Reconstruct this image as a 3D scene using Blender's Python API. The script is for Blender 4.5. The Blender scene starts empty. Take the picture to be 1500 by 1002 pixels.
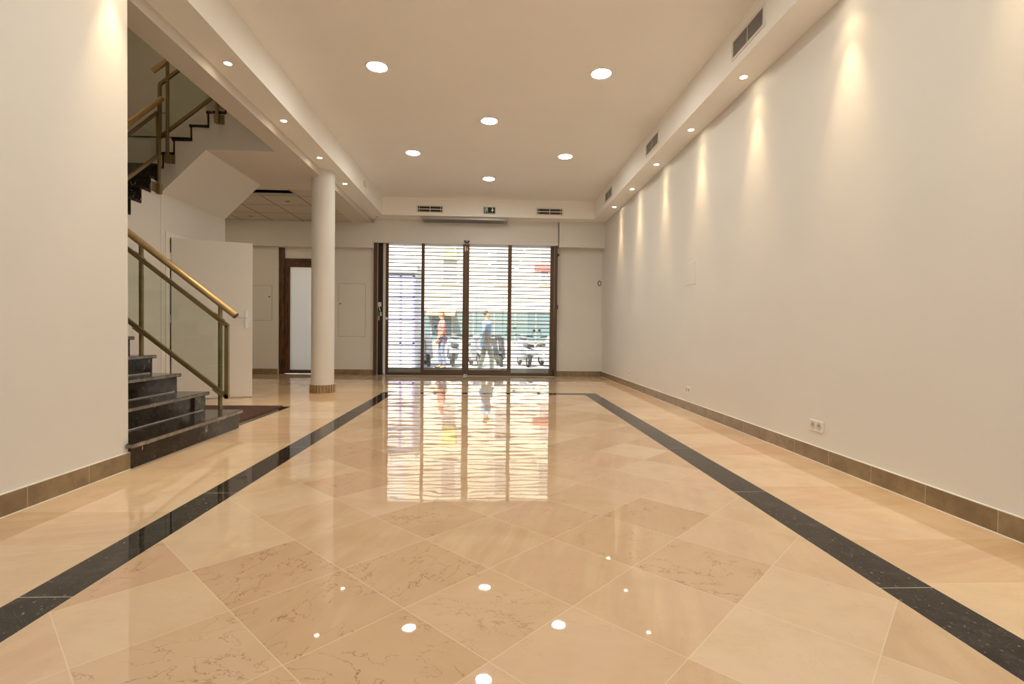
import bpy, bmesh, math, random
from mathutils import Vector, Matrix
random.seed(7)
SC = bpy.context.scene
COL = SC.collection
PI = math.pi

# ------------------------------------------------------------------ node helpers
class NT:
    """Small expression helper over a material node tree."""
    def __init__(self, mat):
        mat.use_nodes = True
        self.t = mat.node_tree
        self.t.nodes.clear()
        self.out = self.t.nodes.new('ShaderNodeOutputMaterial')
    def n(self, typ, **kw):
        nd = self.t.nodes.new(typ)
        for k, v in kw.items():
            setattr(nd, k, v)
        return nd
    def link(self, a, b):
        self.t.links.new(a, b)
    def val(self, sock, v):
        if isinstance(v, bpy.types.NodeSocket):
            self.link(v, sock)
        else:
            sock.default_value = v
    def m(self, op, a, b=0.0, c=0.0):
        nd = self.n('ShaderNodeMath', operation=op)
        self.val(nd.inputs[0], a); self.val(nd.inputs[1], b)
        if op in ('MULTIPLY_ADD', 'COMPARE', 'SMOOTH_MIN'):
            self.val(nd.inputs[2], c)
        return nd.outputs[0]
    def add(self, a, b): return self.m('ADD', a, b)
    def sub(self, a, b): return self.m('SUBTRACT', a, b)
    def mul(self, a, b): return self.m('MULTIPLY', a, b)
    def less(self, a, b): return self.m('LESS_THAN', a, b)
    def gt(self, a, b): return self.m('GREATER_THAN', a, b)
    def ramp01(self, v, lo, hi):
        nd = self.n('ShaderNodeMapRange', interpolation_type='SMOOTHSTEP')
        self.val(nd.inputs['Value'], v)
        nd.inputs['From Min'].default_value = lo; nd.inputs['From Max'].default_value = hi
        return nd.outputs[0]
    def mix(self, f, a, b, blend='MIX'):
        nd = self.n('ShaderNodeMix', data_type='RGBA', blend_type=blend)
        self.val(nd.inputs[0], f)
        self.val(nd.inputs[6], a if isinstance(a, bpy.types.NodeSocket) else (*a, 1))
        self.val(nd.inputs[7], b if isinstance(b, bpy.types.NodeSocket) else (*b, 1))
        return nd.outputs[2]
    def coords(self):
        return self.n('ShaderNodeTexCoord').outputs['Object']
    def sep(self, v):
        s = self.n('ShaderNodeSeparateXYZ'); self.link(v, s.inputs[0]); return s.outputs
    def comb(self, x, y, z=0.0):
        c = self.n('ShaderNodeCombineXYZ')
        self.val(c.inputs[0], x); self.val(c.inputs[1], y); self.val(c.inputs[2], z)
        return c.outputs[0]
    def noise(self, vec, scale, detail=3, rough=0.5, dist=0.0):
        nd = self.n('ShaderNodeTexNoise')
        if vec is not None: self.link(vec, nd.inputs['Vector'])
        nd.inputs['Scale'].default_value = scale; nd.inputs['Detail'].default_value = detail
        nd.inputs['Roughness'].default_value = rough; nd.inputs['Distortion'].default_value = dist
        return nd.outputs[0]
    def white(self, vec):
        nd = self.n('ShaderNodeTexWhiteNoise', noise_dimensions='3D')
        self.link(vec, nd.inputs['Vector']); return nd.outputs
    def bump(self, h, strength, dist=0.01):
        nd = self.n('ShaderNodeBump'); self.link(h, nd.inputs['Height'])
        nd.inputs['Strength'].default_value = strength; nd.inputs['Distance'].default_value = dist
        return nd.outputs[0]
    def principled(self, color=(.8, .8, .8), rough=.5, metal=0.0, normal=None, ior=1.5, **kw):
        p = self.n('ShaderNodeBsdfPrincipled')
        self.val(p.inputs['Base Color'], color if isinstance(color, bpy.types.NodeSocket) else (*color, 1))
        self.val(p.inputs['Roughness'], rough); self.val(p.inputs['Metallic'], metal)
        p.inputs['IOR'].default_value = ior
        if normal is not None: self.link(normal, p.inputs['Normal'])
        for k, v in kw.items(): self.val(p.inputs[k.replace('_', ' ')], v)
        self.link(p.outputs[0], self.out.inputs[0])
        return p

def srgb(r, g, b):
    f = lambda c: (c / 255 / 12.92) if c <= 10.3 else ((c / 255 + .055) / 1.055) ** 2.4
    return (f(r), f(g), f(b))

def mat(name, color, rough=.5, metal=0.0, noise=0.0, nscale=8.0, bump=0.0, bscale=60.0, ior=1.5):
    m = bpy.data.materials.new(name); t = NT(m)
    c = color
    co = t.coords()
    if noise:
        n = t.noise(co, nscale, 4)
        d = tuple(max(0, x * (1 - noise)) for x in color); l = tuple(min(1, x * (1 + noise)) for x in color)
        c = t.mix(t.ramp01(n, .3, .7), d, l)
    nrm = t.bump(t.noise(co, bscale, 3), bump, .002) if bump else None
    t.principled(c, rough, metal, nrm, ior)
    return m

def emit(name, color, strength):
    m = bpy.data.materials.new(name); t = NT(m)
    e = t.n('ShaderNodeEmission'); e.inputs[0].default_value = (*color, 1); e.inputs[1].default_value = strength
    t.link(e.outputs[0], t.out.inputs[0]); return m

def pane(name, tint, refl=1.45, base=0.0):
    m = bpy.data.materials.new(name); t = NT(m)
    tr = t.n('ShaderNodeBsdfTransparent'); tr.inputs[0].default_value = (*tint, 1)
    gl = t.n('ShaderNodeBsdfGlossy'); gl.inputs['Roughness'].default_value = 0.01
    fr = t.n('ShaderNodeFresnel')
    geo = t.n('ShaderNodeNewGeometry')
    t.link(t.add(refl, t.mul(geo.outputs['Backfacing'], 1.0 / refl - refl)), fr.inputs[0])
    mx = t.n('ShaderNodeMixShader')
    t.link(fr.outputs[0], mx.inputs[0]); t.link(tr.outputs[0], mx.inputs[1]); t.link(gl.outputs[0], mx.inputs[2])
    t.link(mx.outputs[0], t.out.inputs[0]); return m

# ------------------------------------------------------------------ materials
M = {}
WALLC = (.705, .69, .665)
M['wall'] = mat('wall_paint', WALLC, .55, noise=.012, nscale=2.0, bump=.05, bscale=120)
M['ceil'] = mat('ceiling_paint', (.90, .89, .86), .6, noise=.01, nscale=1.5)
M['white_plastic'] = mat('white_plastic', (.78, .76, .72), .35)
M['white_metal'] = mat('white_lacquer', (.76, .74, .70), .4)
M['door_white'] = mat('door_lacquer', (.80, .775, .74), .38)
M['grey_metal'] = mat('grey_metal', (.36, .35, .34), .4, .4)
M['chrome'] = mat('chrome', (.75, .75, .78), .15, 1.0)
M['satin'] = mat('satin_nickel', (.80, .80, .84), .25, .35)
M['dark'] = mat('dark_void', (.012, .010, .008), .8)
M['black_plastic'] = mat('black_plastic', (.02, .018, .016), .35)
M['bronze'] = mat('bronze_frame', srgb(142, 126, 92), .38, .5, noise=.06)
M['brass'] = mat('brass_handrail', srgb(198, 170, 124), .36, .45, noise=.05, nscale=20)
M['door_bronze'] = mat('bronze_aluminium', srgb(92, 68, 50), .4, .35, noise=.05)
M['door_dark'] = mat('dark_bronze_aluminium', srgb(50, 36, 27), .4, .3)
M['glass'] = pane('clear_glass', (.97, .985, .97))
M['rail_glass'] = pane('railing_glass', (.90, .925, .89), 1.5)
M['shutter_clear'] = pane('clear_polycarbonate', (.95, .95, .95), 1.3)
M['shutter_bar'] = mat('shutter_bar', srgb(95, 90, 84), .5, .3)
M['green'] = mat('green_plastic', srgb(40, 120, 60), .4)
M['rubber'] = mat('rubber', (.02, .02, .02), .7)
M['mat'] = mat('brown_mat', srgb(74, 46, 32), .95, noise=.25, nscale=60, bump=.6, bscale=300)
M['caulk'] = mat('white_caulk', (.8, .78, .74), .5)
M['alu'] = mat('aluminium_strip', (.62, .62, .60), .3, .7)

def lamp_mat(name, s, c=(1.0, .80, .56)):
    return emit(name, c, s)
M['lamp_big'] = lamp_mat('downlight_lamp', 140.0, (1.0, .955, .84))
M['lamp_dim'] = lamp_mat('stairwell_fill_lamp', 190.0, (1.0, .74, .42))
M['lamp_small'] = lamp_mat('spot_lamp', 45.0, (1.0, .82, .56))

# brown stained wood with grain along z
m = bpy.data.materials.new('dark_stained_wood'); t = NT(m)
x, y, z = t.sep(t.coords())
g = t.noise(t.comb(t.mul(x, 90), t.mul(y, 90), t.mul(z, 5)), 1.0, 5, .65)
t.principled(t.mix(t.ramp01(g, .38, .62), srgb(30, 17, 10), srgb(112, 70, 38)), .4)
M['wood'] = m

# frosted glass lit from outside
m = bpy.data.materials.new('frosted_glass'); t = NT(m)
tl = t.n('ShaderNodeBsdfTranslucent'); tl.inputs[0].default_value = (.95, .92, .84, 1)
df = t.n('ShaderNodeBsdfDiffuse'); df.inputs[0].default_value = (.5, .5, .48, 1)
mx = t.n('ShaderNodeMixShader'); mx.inputs[0].default_value = .45
t.link(tl.outputs[0], mx.inputs[1]); t.link(df.outputs[0], mx.inputs[2])
gl = t.n('ShaderNodeBsdfGlossy'); gl.inputs['Roughness'].default_value = .25
m2 = t.n('ShaderNodeMixShader'); m2.inputs[0].default_value = .06
t.link(mx.outputs[0], m2.inputs[1]); t.link(gl.outputs[0], m2.inputs[2]); t.link(m2.outputs[0], t.out.inputs[0])
M['frosted'] = m

# black marble with white flecks and veins
def black_marble(name, dark, light, vein, rough, spec=.25):
    m = bpy.data.materials.new(name); t = NT(m); co = t.coords()
    c = t.mix(t.ramp01(t.noise(co, 14, 5, .65), .35, .7), dark, light)
    fl = t.gt(t.noise(co, 60, 2, .6), .70)
    c = t.mix(t.mul(fl, .55), c, (.30, .27, .23))
    x, y, z = t.sep(co)
    n1 = t.noise(t.comb(t.mul(x, 3.0), t.mul(y, 3.0), t.mul(z, 1.6)), 1.6, 3, .5, .6)
    v = t.less(t.m('ABSOLUTE', t.sub(n1, .5)), .005)
    gate = t.gt(t.noise(co, 4.0, 2), .60)
    c = t.mix(t.mul(t.mul(v, gate), vein), c, (.55, .52, .47))
    t.principled(c, rough, 0, None, 1.5, Specular_IOR_Level=spec)
    return m
M['marble'] = black_marble('black_marble', (.016, .011, .008), (.040, .029, .021), .9, .12)
M['marble_edge_sheen'] = black_marble('black_marble_edge_sheen', (.17, .15, .13), (.30, .27, .24), .5, .25)  # lighter copy: the polished edge's reflection is put into the colour

# limestone skirting with joints every 0.4 m along its length
def skirting_mat(name, axis, off):
    m = bpy.data.materials.new(name); t = NT(m); co = t.coords(); s = t.sep(co)
    u = t.m('DIVIDE', t.sub(s[axis], off), .4)
    cell = t.m('FLOOR', u)
    fr = t.m('FRACT', u)
    d = t.m('MINIMUM', fr, t.sub(1.0, fr))
    j = t.less(d, .0045)
    w = t.white(t.comb(cell, 3.0, 1.0))[0]
    n = t.noise(co, 9, 5, .6)
    c = t.mix(t.ramp01(n, .3, .72), srgb(122, 104, 80), srgb(152, 132, 102))
    c = t.mix(t.mul(w, .45), c, srgb(116, 98, 74))
    c = t.mix(t.mul(j, .75), c, srgb(205, 185, 150))
    t.principled(c, .28)
    return m
M['skirt_y'] = skirting_mat('limestone_skirting_along', 1, 2.28)
M['skirt_x'] = skirting_mat('limestone_skirting_across', 0, 0.1)

# suspended ceiling tile
m = bpy.data.materials.new('suspended_ceiling_tile'); t = NT(m); co = t.coords(); s = t.sep(co)
def gridline(t, v, off, pitch, half):
    u = t.m('FRACT', t.m('DIVIDE', t.sub(v, off), pitch))
    d = t.m('MINIMUM', u, t.sub(1.0, u))
    return t.less(t.mul(d, pitch), half)
gl_ = t.m('MAXIMUM', gridline(t, s[0], -3.21, .617, .013), gridline(t, s[1], 8.71, .632, .013))
sp = t.gt(t.noise(co, 140, 2), .62)
c = t.mix(t.mul(sp, .2), (.56, .51, .45), (.38, .34, .30))
c = t.mix(t.mul(gl_, .8), c, (.16, .125, .09))
t.principled(c, .8)
M['tile_ceiling'] = m

# ---- polished stone floor: diagonal 0.4 m tiles inside a black border strip, square laid tiles outside
m = bpy.data.materials.new('polished_stone_floor'); t = NT(m); co = t.coords(); s = t.sep(co)
X, Y = s[0], s[1]
T = .4; C45 = math.sqrt(.5); OX, OY = -1.6886, 1.9742
dx, dy = t.sub(X, OX), t.sub(Y, OY)
a = t.m('DIVIDE', t.mul(t.add(dx, dy), C45), T)
b = t.m('DIVIDE', t.mul(t.sub(dy, dx), C45), T)
inner = t.mul(t.mul(t.gt(X, -1.50), t.less(X, 1.54)), t.less(Y, 7.67))
a2 = t.m('DIVIDE', t.sub(X, -2.36), .80); b2 = t.m('DIVIDE', t.sub(Y, 1.02), T)
def sel(f, p, q):
    return t.add(t.mul(f, p), t.mul(t.sub(1.0, f), q))
ua = sel(inner, a, a2); ub = sel(inner, b, b2)
ca, cb = t.m('FLOOR', ua), t.m('FLOOR', ub)
fa, fb = t.m('FRACT', ua), t.m('FRACT', ub)
da = t.m('MINIMUM', fa, t.sub(1.0, fa)); db = t.m('MINIMUM', fb, t.sub(1.0, fb))
grout = t.less(t.m('MINIMUM', da, db), .0042)
cid = t.comb(ca, cb, t.mul(inner, 7.0))
wn = t.white(cid)
wv, wc = wn[0], wn[1]
ws = t.sep(wc)
# veins: noise stretched along a per tile direction
ang = t.mul(t.m('ROUND', t.mul(ws[0], 1.0)), PI / 2)
ca_, sa_ = t.m('COSINE', t.add(ang, .5)), t.m('SINE', t.add(ang, .5))
vx = t.add(t.mul(ua, ca_), t.mul(ub, sa_)); vy = t.sub(t.mul(ub, ca_), t.mul(ua, sa_))
vv = t.comb(t.add(t.mul(vx, 1.6), t.mul(ws[1], 37)), t.mul(vy, 2.6), t.mul(ws[2], 11))
vs_ = t.comb(t.add(t.mul(vx, .55), t.mul(ws[2], 23)), t.mul(vy, 5.0), t.mul(ws[1], 17))
crackle = t.mul(t.ramp01(ws[1], .42, .62), inner)
n1 = t.noise(vv, 2.3, 6, .55, .35)
vein = t.mul(t.ramp01(t.m('ABSOLUTE', t.sub(n1, .5)), .011, .001), t.ramp01(t.noise(vv, 1.3, 2), .40, .62))
vein = t.mul(vein, t.add(.12, t.mul(crackle, .88)))
n2 = t.noise(vs_, 1.0, 5, .65)
mott = t.noise(co, 5.0, 4, .6)
base = t.mix(wv, srgb(208, 178, 144), srgb(228, 206, 176))
base = t.mix(t.mul(ws[2], .5), base, srgb(216, 180, 155))
base = t.mix(t.mul(t.ramp01(n2, .38, .66), .45), base, srgb(226, 202, 166))
base = t.mix(t.mul(t.ramp01(mott, .4, .7), .25), base, srgb(196, 164, 124))
base = t.mix(t.mul(crackle, .55), base, srgb(200, 165, 131))
base = t.mix(t.mul(vein, .78), base, srgb(140, 104, 76))
speck = t.gt(t.noise(co, 85, 2, .5), .755)
base = t.mix(t.mul(speck, .5), base, srgb(150, 115, 85))
base = t.mix(t.mul(grout, t.add(.16, t.mul(inner, .44))), base, srgb(236, 218, 184))
# black strips
def band(v, lo, hi): return t.mul(t.gt(v, lo), t.less(v, hi))
sL = t.mul(band(X, -1.591, -1.411), t.less(Y, 7.77)); sR = t.mul(band(X, 1.439, 1.640), t.less(Y, 7.77))
sB = t.mul(band(Y, 7.57, 7.77), band(X, -1.591, 1.640))
sM = t.mul(band(X, -2.47, -2.375), band(Y, 4.5, 6.24))
strip = t.m('MAXIMUM', t.m('MAXIMUM', sL, sR), t.m('MAXIMUM', sB, sM))
uj = t.m('FRACT', t.m('DIVIDE', t.sub(Y, 1.79), 1.131))
sj = t.mul(t.less(t.m('MINIMUM', uj, t.sub(1.0, uj)), .0017), t.sub(1.0, sB))
edge = t.less(t.m('MINIMUM', t.m('ABSOLUTE', t.sub(X, 1.439)), t.m('MINIMUM', t.m('ABSOLUTE', t.sub(X, -1.411)),
        t.m('MINIMUM', t.m('ABSOLUTE', t.sub(X, 1.640)), t.m('ABSOLUTE', t.sub(X, -1.591))))), .0016)
sc_ = t.mix(t.ramp01(t.noise(co, 16, 5, .7), .35, .7), (.010, .008, .007), (.050, .042, .036))
fl2 = t.gt(t.noise(t.comb(t.mul(X, 1.0), t.mul(Y, .55)), 75, 3, .6), .665)
sc_ = t.mix(t.mul(fl2, .65), sc_, (.34, .30, .26))
sc_ = t.mix(t.mul(t.ramp01(t.noise(co, 110, 3, .7), .55, .75), .5), sc_, (.12, .10, .085))
sc_ = t.mix(t.mul(sj, .8), sc_, (.6, .55, .48))
colr = t.mix(strip, base, sc_)
colr = t.mix(t.mul(t.mul(edge, t.less(Y, 7.5)), .6), colr, srgb(225, 205, 170))
hgt = t.add(t.noise(co, 2.6, 2, .4), t.mul(t.noise(t.comb(X, t.mul(Y, 1.0)), .9, 1), 1.2))
nrm = t.bump(hgt, .10, .010)
t.principled(colr, t.add(.012, t.mul(t.noise(co, 7, 3), .016)), 0, nrm, 1.52, Specular_IOR_Level=t.sub(.5, t.mul(strip, .30)))
M['floor'] = m

# ------------------------------------------------------------------ mesh helpers
class MB:
    def __init__(self): self.b = bmesh.new()
    def _bev(self, verts, bevel, seg=2):
        if bevel <= 0: return
        es = set()
        for v in verts:
            for e in v.link_edges: es.add(e)
        bmesh.ops.bevel(self.b, geom=list(es), offset=bevel, segments=seg, affect='EDGES', profile=.5)
    def box(self, x0, x1, y0, y1, z0, z1, bevel=0.0, rot=None):
        mt = Matrix.Translation(((x0 + x1) / 2, (y0 + y1) / 2, (z0 + z1) / 2)) @ Matrix.Diagonal((abs(x1 - x0), abs(y1 - y0), abs(z1 - z0), 1))
        r = bmesh.ops.create_cube(self.b, size=1.0, matrix=mt)
        if rot is not None:
            bmesh.ops.transform(self.b, matrix=rot, verts=r['verts'])
        self._bev(r['verts'], bevel)
        return self
    def cyl(self, p, q, r, r2=None, seg=20, cap=True):
        p, q = Vector(p), Vector(q); d = q - p
        mt = Matrix.Translation((p + q) / 2) @ d.to_track_quat('Z', 'Y').to_matrix().to_4x4()
        bmesh.ops.create_cone(self.b, cap_ends=cap, segments=seg, radius1=r, radius2=r if r2 is None else r2, depth=d.length, matrix=mt)
        return self
    def bar(self, p, q, w, h, up=(0, 0, 1)):
        """Rectangular bar from p to q, w across (horizontal), h along up."""
        p, q = Vector(p), Vector(q); d = (q - p); L = d.length; f = d.normalized()
        s = f.cross(Vector(up)); s.normalize(); u = s.cross(f)
        R = Matrix((s, f, u)).transposed().to_4x4()
        mt = Matrix.Translation((p + q) / 2) @ R @ Matrix.Diagonal((w, L, h, 1))
        r = bmesh.ops.create_cube(self.b, size=1.0, matrix=mt)
        return self
    def prism(self, pts, vec, bevel=0.0):
        vs = [self.b.verts.new(p) for p in pts]
        f = self.b.faces.new(vs)
        r = bmesh.ops.extrude_face_region(self.b, geom=[f])
        nv = [g for g in r['geom'] if isinstance(g, bmesh.types.BMVert)]
        bmesh.ops.translate(self.b, vec=Vector(vec), verts=nv)
        if bevel: self._bev(vs + nv, bevel)
        return self
    def lathe(self, prof, c=(0, 0, 0), seg=32, axis='Z'):
        rings = []
        for r, z in prof:
            ring = []
            for k in range(seg):
                an = 2 * PI * k / seg
                ring.append(self.b.verts.new((c[0] + r * math.cos(an), c[1] + r * math.sin(an), c[2] + z)))
            rings.append(ring)
        for i in range(len(rings) - 1):
            for k in range(seg):
                self.b.faces.new((rings[i][k], rings[i][(k + 1) % seg], rings[i + 1][(k + 1) % seg], rings[i + 1][k]))
        return self
    def disc(self, c, r, seg=32, nz=-1):
        ring = [self.b.verts.new((c[0] + r * math.cos(2 * PI * k / seg), c[1] + r * math.sin(2 * PI * k / seg), c[2])) for k in range(seg)]
        if nz < 0: ring.reverse()
        self.b.faces.new(ring); return self
    def sphere(self, c, r, sc=(1, 1, 1), seg=16):
        mt = Matrix.Translation(c) @ Matrix.Diagonal((*sc, 1))
        bmesh.ops.create_uvsphere(self.b, u_segments=seg, v_segments=seg // 2 + 2, radius=r, matrix=mt); return self
    def build(self, name, material, parent=None, smooth=False, recalc=True, base=None):
        if recalc: bmesh.ops.recalc_face_normals(self.b, faces=self.b.faces[:])
        me = bpy.data.meshes.new(name); self.b.to_mesh(me); self.b.free()
        o = bpy.data.objects.new(name, me); COL.objects.link(o)
        if isinstance(material, (list, tuple)):
            for mm in material: me.materials.append(mm)
        else: me.materials.append(material)
        if smooth:
            for p in me.polygons: p.use_smooth = True
            me.set_sharp_from_angle(angle=math.radians(35))
        if parent is not None:
            o.parent = parent
            o.matrix_parent_inverse = Matrix.Translation(parent.location).inverted() if False else Matrix.Identity(4)
            # vertices are given in world space: shift into the parent's local space
            me.transform((parent_world(parent)).inverted())
        elif base is not None:
            me.transform(Matrix.Translation(base).inverted()); o.location = base
        return o

def parent_world(o):
    mw = Matrix.LocRotScale(o.location, o.rotation_euler, o.scale)
    while o.parent is not None:
        o = o.parent
        mw = Matrix.LocRotScale(o.location, o.rotation_euler, o.scale) @ mw
    return mw

def thing(name, label, cat, loc=(0, 0, 0), group=None, rz=0.0, kind=None):
    o = bpy.data.objects.new(name, None); COL.objects.link(o)
    o.location = loc; o.rotation_euler = (0, 0, rz); o.empty_display_size = .1
    tag(o, label, cat, group, kind); return o
def tag(o, label=None, cat=None, group=None, kind=None):
    if label: o['label'] = label
    if cat: o['category'] = cat
    if group: o['group'] = group
    if kind: o['kind'] = kind
    return o
def struct(name, mb, material, label=None, cat=None, smooth=False):
    o = mb.build(name, material, smooth=smooth); return tag(o, label, cat, None, 'structure')
def copy_tree(o, parent=None):
    c = o.copy(); COL.objects.link(c)
    if parent is not None: c.parent = parent
    for ch in list(o.children): copy_tree(ch, c)
    return c

# ------------------------------------------------------------------ room dimensions (metres)
XR, XL = 2.41, -2.345            # right wall, near left wall
ZC, ZS, ZL = 3.62, 3.26, 3.155   # ceiling, soffit underside, lower slab underside
FR, FL, FI = 2.12, -2.175, -2.475
YB = 10.85                       # back wall
YF = 10.40                       # back soffit fascia
Y0 = -2.6                        # wall behind the camera
TOP = 3.86

struct('floor', MB().box(-6.0, 2.7, -2.8, 11.15, -.12, 0), M['floor'], 'polished beige stone floor with a black stone border line', 'floor')
struct('ceiling', MB().box(FL, FR, Y0 - .2, YF, ZC, TOP), M['ceil'], 'flat white main ceiling', 'ceiling')
struct('wall_right', MB().box(XR, XR + .2, Y0 - .2, 11.15, 0, TOP), M['wall'], 'long bare white right wall washed by spotlights', 'wall')
struct('wall_left', MB().box(XL - .2, XL, Y0 - .2, 3.42, 0, TOP), M['wall'], 'white wall ending at the foot of the stairs', 'wall')
rw = MB()
rw.box(-2.6, -1.9, Y0 - .2, Y0, 0, TOP).box(1.9, 2.7, Y0 - .2, Y0, 0, TOP).box(-1.9, 1.9, Y0 - .2, Y0, 2.75, TOP).box(-1.9, 1.9, Y0 - .2, Y0, 0, .12)
struct('wall_rear', rw, M['wall'])
w1 = bpy.data.objects.new('added_window', None); COL.objects.link(w1); w1.location = (0, Y0 - .1, .12); tag(w1, 'added shop window, unseen behind the viewer', None, None, 'structure')  # unseen window added to bring daylight onto the near walls
wf_ = MB()
for xx in (-1.9, -.66, .6, 1.84):
    wf_.box(xx, xx + .06, Y0 - .13, Y0 - .07, .12, 2.75)
wf_.box(-1.9, 1.9, Y0 - .13, Y0 - .07, .12, .18).box(-1.9, 1.9, Y0 - .13, Y0 - .07, 2.69, 2.75)
wf_.build('window_frame', M['door_bronze'], w1)
MB().box(-1.88, 1.88, Y0 - .104, Y0 - .096, .15, 2.72).build('window_glass', M['glass'], w1)
struct('sun_block_slab', MB().box(-6.0, 6.0, -4.7, -2.8, 2.95, 3.15), M['ceil'])  # unseen slab added to keep direct sun out of the rear window
struct('forecourt', MB().box(-30, 30, -30, -2.8, -.2, -.02), mat('forecourt_paving', (.5, .48, .45), .8))
struct('trim_1', MB().box(FR, XR, Y0 - .2, YF, ZS, TOP), M['ceil'], 'boxed soffit along the right wall', 'soffit')
struct('trim_2', MB().box(FI, FL, Y0 - .2, YF, ZS, TOP), M['ceil'], 'boxed soffit along the left side over the column', 'soffit')
struct('trim_3', MB().box(FI, XR, YF, 11.15, ZS, TOP), M['ceil'], 'boxed soffit across the back above the glass doors', 'soffit')
# lower slab beside the stairwell and over the landing side
lo = MB()
lo.box(-2.71, FI, 3.4, 6.585, ZL, TOP)
lo.box(-3.56, FI, 6.585, 8.30, ZL, TOP)
lo.box(-5.8, -3.56, 8.12, 8.30, ZL, TOP)
lo.box(-2.84, FI, 8.30, YB + .02, ZL, ZS + .3)
M['ceil_low'] = mat('lower_ceiling_shaded', (.64, .60, .545), .65)  # darker than the main ceiling: the slab's weaker light is in the colour
struct('ceiling_stair', lo, M['ceil_low'], 'lower flat ceiling beside the stairwell opening', 'ceiling')
# suspended tile ceiling with one tile missing
tc = MB()
HX0, HX1, HY0, HY1 = -4.06, -3.215, 8.335, 8.655
tc.box(-5.8, HX0, 8.30, YB, ZL, ZL + .02); tc.box(HX1, -2.84, 8.30, YB, ZL, ZL + .02)
tc.box(HX0, HX1, 8.30, HY0, ZL, ZL + .02); tc.box(HX0, HX1, HY1, YB, ZL, ZL + .02)
struct('ceiling_tile', tc, M['tile_ceiling'], 'suspended tile ceiling over the left back corner with one tile missing', 'ceiling')
struct('ceiling_void', MB().box(-5.8, FI, 8.30, 11.1, 3.6, TOP), M['dark'])
fr = MB()
fr.box(HX0, HX1, HY1 - .006, HY1, ZL - .004, ZL + .03); fr.box(HX1 - .006, HX1, HY0, HY1, ZL - .004, ZL + .03)
fr.box(HX0, HX1, HY0, HY0 + .006, ZL - .004, ZL + .03)
struct('trim_4', fr, M['white_metal'])

# back wall, left side with the brown door recess
bw = MB()
bw.box(-6.0, -4.405, YB, 11.15, 0, ZL + .6)
bw.box(-3.42, -2.425, YB, 11.15, 0, ZL + .6)
bw.box(-4.405, -3.42, YB, 11.15, 2.64, ZL + .6)
struct('wall_back', bw, M['wall'], 'white back wall around the brown glazed door', 'wall')
struct('trim_5', MB().box(-5.8, -2.425, 10.70, YB, 2.645, ZL + .001), M['wall'], 'boxed bulkhead above the brown door', 'bulkhead')
struct('wall_flank', MB().box(1.43, XR, YB + .05, 11.15, 0, ZS).box(1.43, XR, YB, YB + .05, 0, 1.0), M['wall'], 'narrow white wall right of the glass doors', 'wall')
struct('trim_6', MB().box(1.445, XR, 10.68, YB + .1, 2.725, ZS), M['wall'], 'boxed bulkhead over the narrow wall right of the glass doors', 'bulkhead')
struct('trim_7', MB().box(-2.425, 1.43, 10.775, 11.15, 2.768, ZS), M['wall'], 'white header panel above the glass doors', 'header')

# stairwell walls
struct('wall_stair_near', MB().box(-6.0, XL - .2, 3.2, 3.40, 0, 6.6), M['wall'])
struct('wall_stair_left', MB().box(-6.0, -5.8, 3.2, 11.15, 0, 6.6), M['wall'])
struct('wall_stair_back', MB().box(-5.8, -4.25, 8.1, 8.12, 0, TOP).box(-5.8, -2.3, 8.1, 8.3, TOP - .02, 6.6), M['wall'], 'back wall of the upper stairwell', 'wall')
struct('wall_stair_upper', MB().box(-2.5, -2.3, 3.2, 8.1, TOP, 6.6), M['wall'])
struct('ceiling_upper', MB().box(-6.0, -2.3, 3.2, 8.3, 6.45, 6.65), M['ceil'])
# wall under the upper flight with the open white door
XS = -4.107
DY0, DY1, DZ = 6.735, 7.66, 2.09
zb = lambda X: 2.612 + (X - XS) * (3.155 - 2.612) / (-3.56 - XS)
us = MB()
us.box(XS - .14, XS, 6.58, DY0, 0, 2.612); us.box(XS - .14, XS, DY1, 8.12, 0, 2.612); us.box(XS - .14, XS, DY0, DY1, DZ, 2.612)
struct('wall_cupboard', us, M['wall'], 'white wall under the upper flight holding the open white door', 'wall')
struct('trim_8', MB().box(XS - .03, XS + .008, 6.572, 6.592, 0, 2.6).box(XS - .1, XS + .01, 6.66, DY0, 0, DZ + .06).box(XS - .1, XS + .01, DY0, DY1, DZ, DZ + .06).box(XS - .1, XS + .01, DY1, DY1 + .07, 0, DZ + .06), M['door_white'], 'white frame around the open door under the stairs', 'door frame')

# skirtings
BH = .11
def skirt(name, x0, x1, y0, y1, mt, label):
    o = struct(name, MB().box(x0, x1, y0, y1, 0.002, BH, .002), M[mt], label, 'baseboard')
    return o
skirt('baseboard_right', XR - .012, XR, Y0, YB, 'skirt_y', 'brown limestone baseboard along the right wall')
skirt('baseboard_left', XL, XL + .012, Y0, 3.425, 'skirt_y', 'brown limestone baseboard along the left wall to the stair foot')
skirt('baseboard_flank', 1.44, XR - .012, YB - .012, YB, 'skirt_x', 'short brown baseboard right of the glass doors')
skirt('baseboard_back', -3.42, -2.43, YB - .012, YB, 'skirt_x', 'short brown baseboard behind the column')
skirt('baseboard_corner', -5.8, -4.41, YB - .012, YB, 'skirt_x', 'brown baseboard left of the brown glazed door')
cl = MB().box(XR - .016, XR - .010, Y0, YB, 0, .004).box(XL + .010, XL + .016, Y0, 3.42, 0, .004)
cl.box(XR - .012, XR, Y0, YB, BH, BH + .004).box(XL, XL + .012, Y0, 3.42, BH, BH + .004)
struct('trim_9', cl, M['caulk'])

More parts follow.
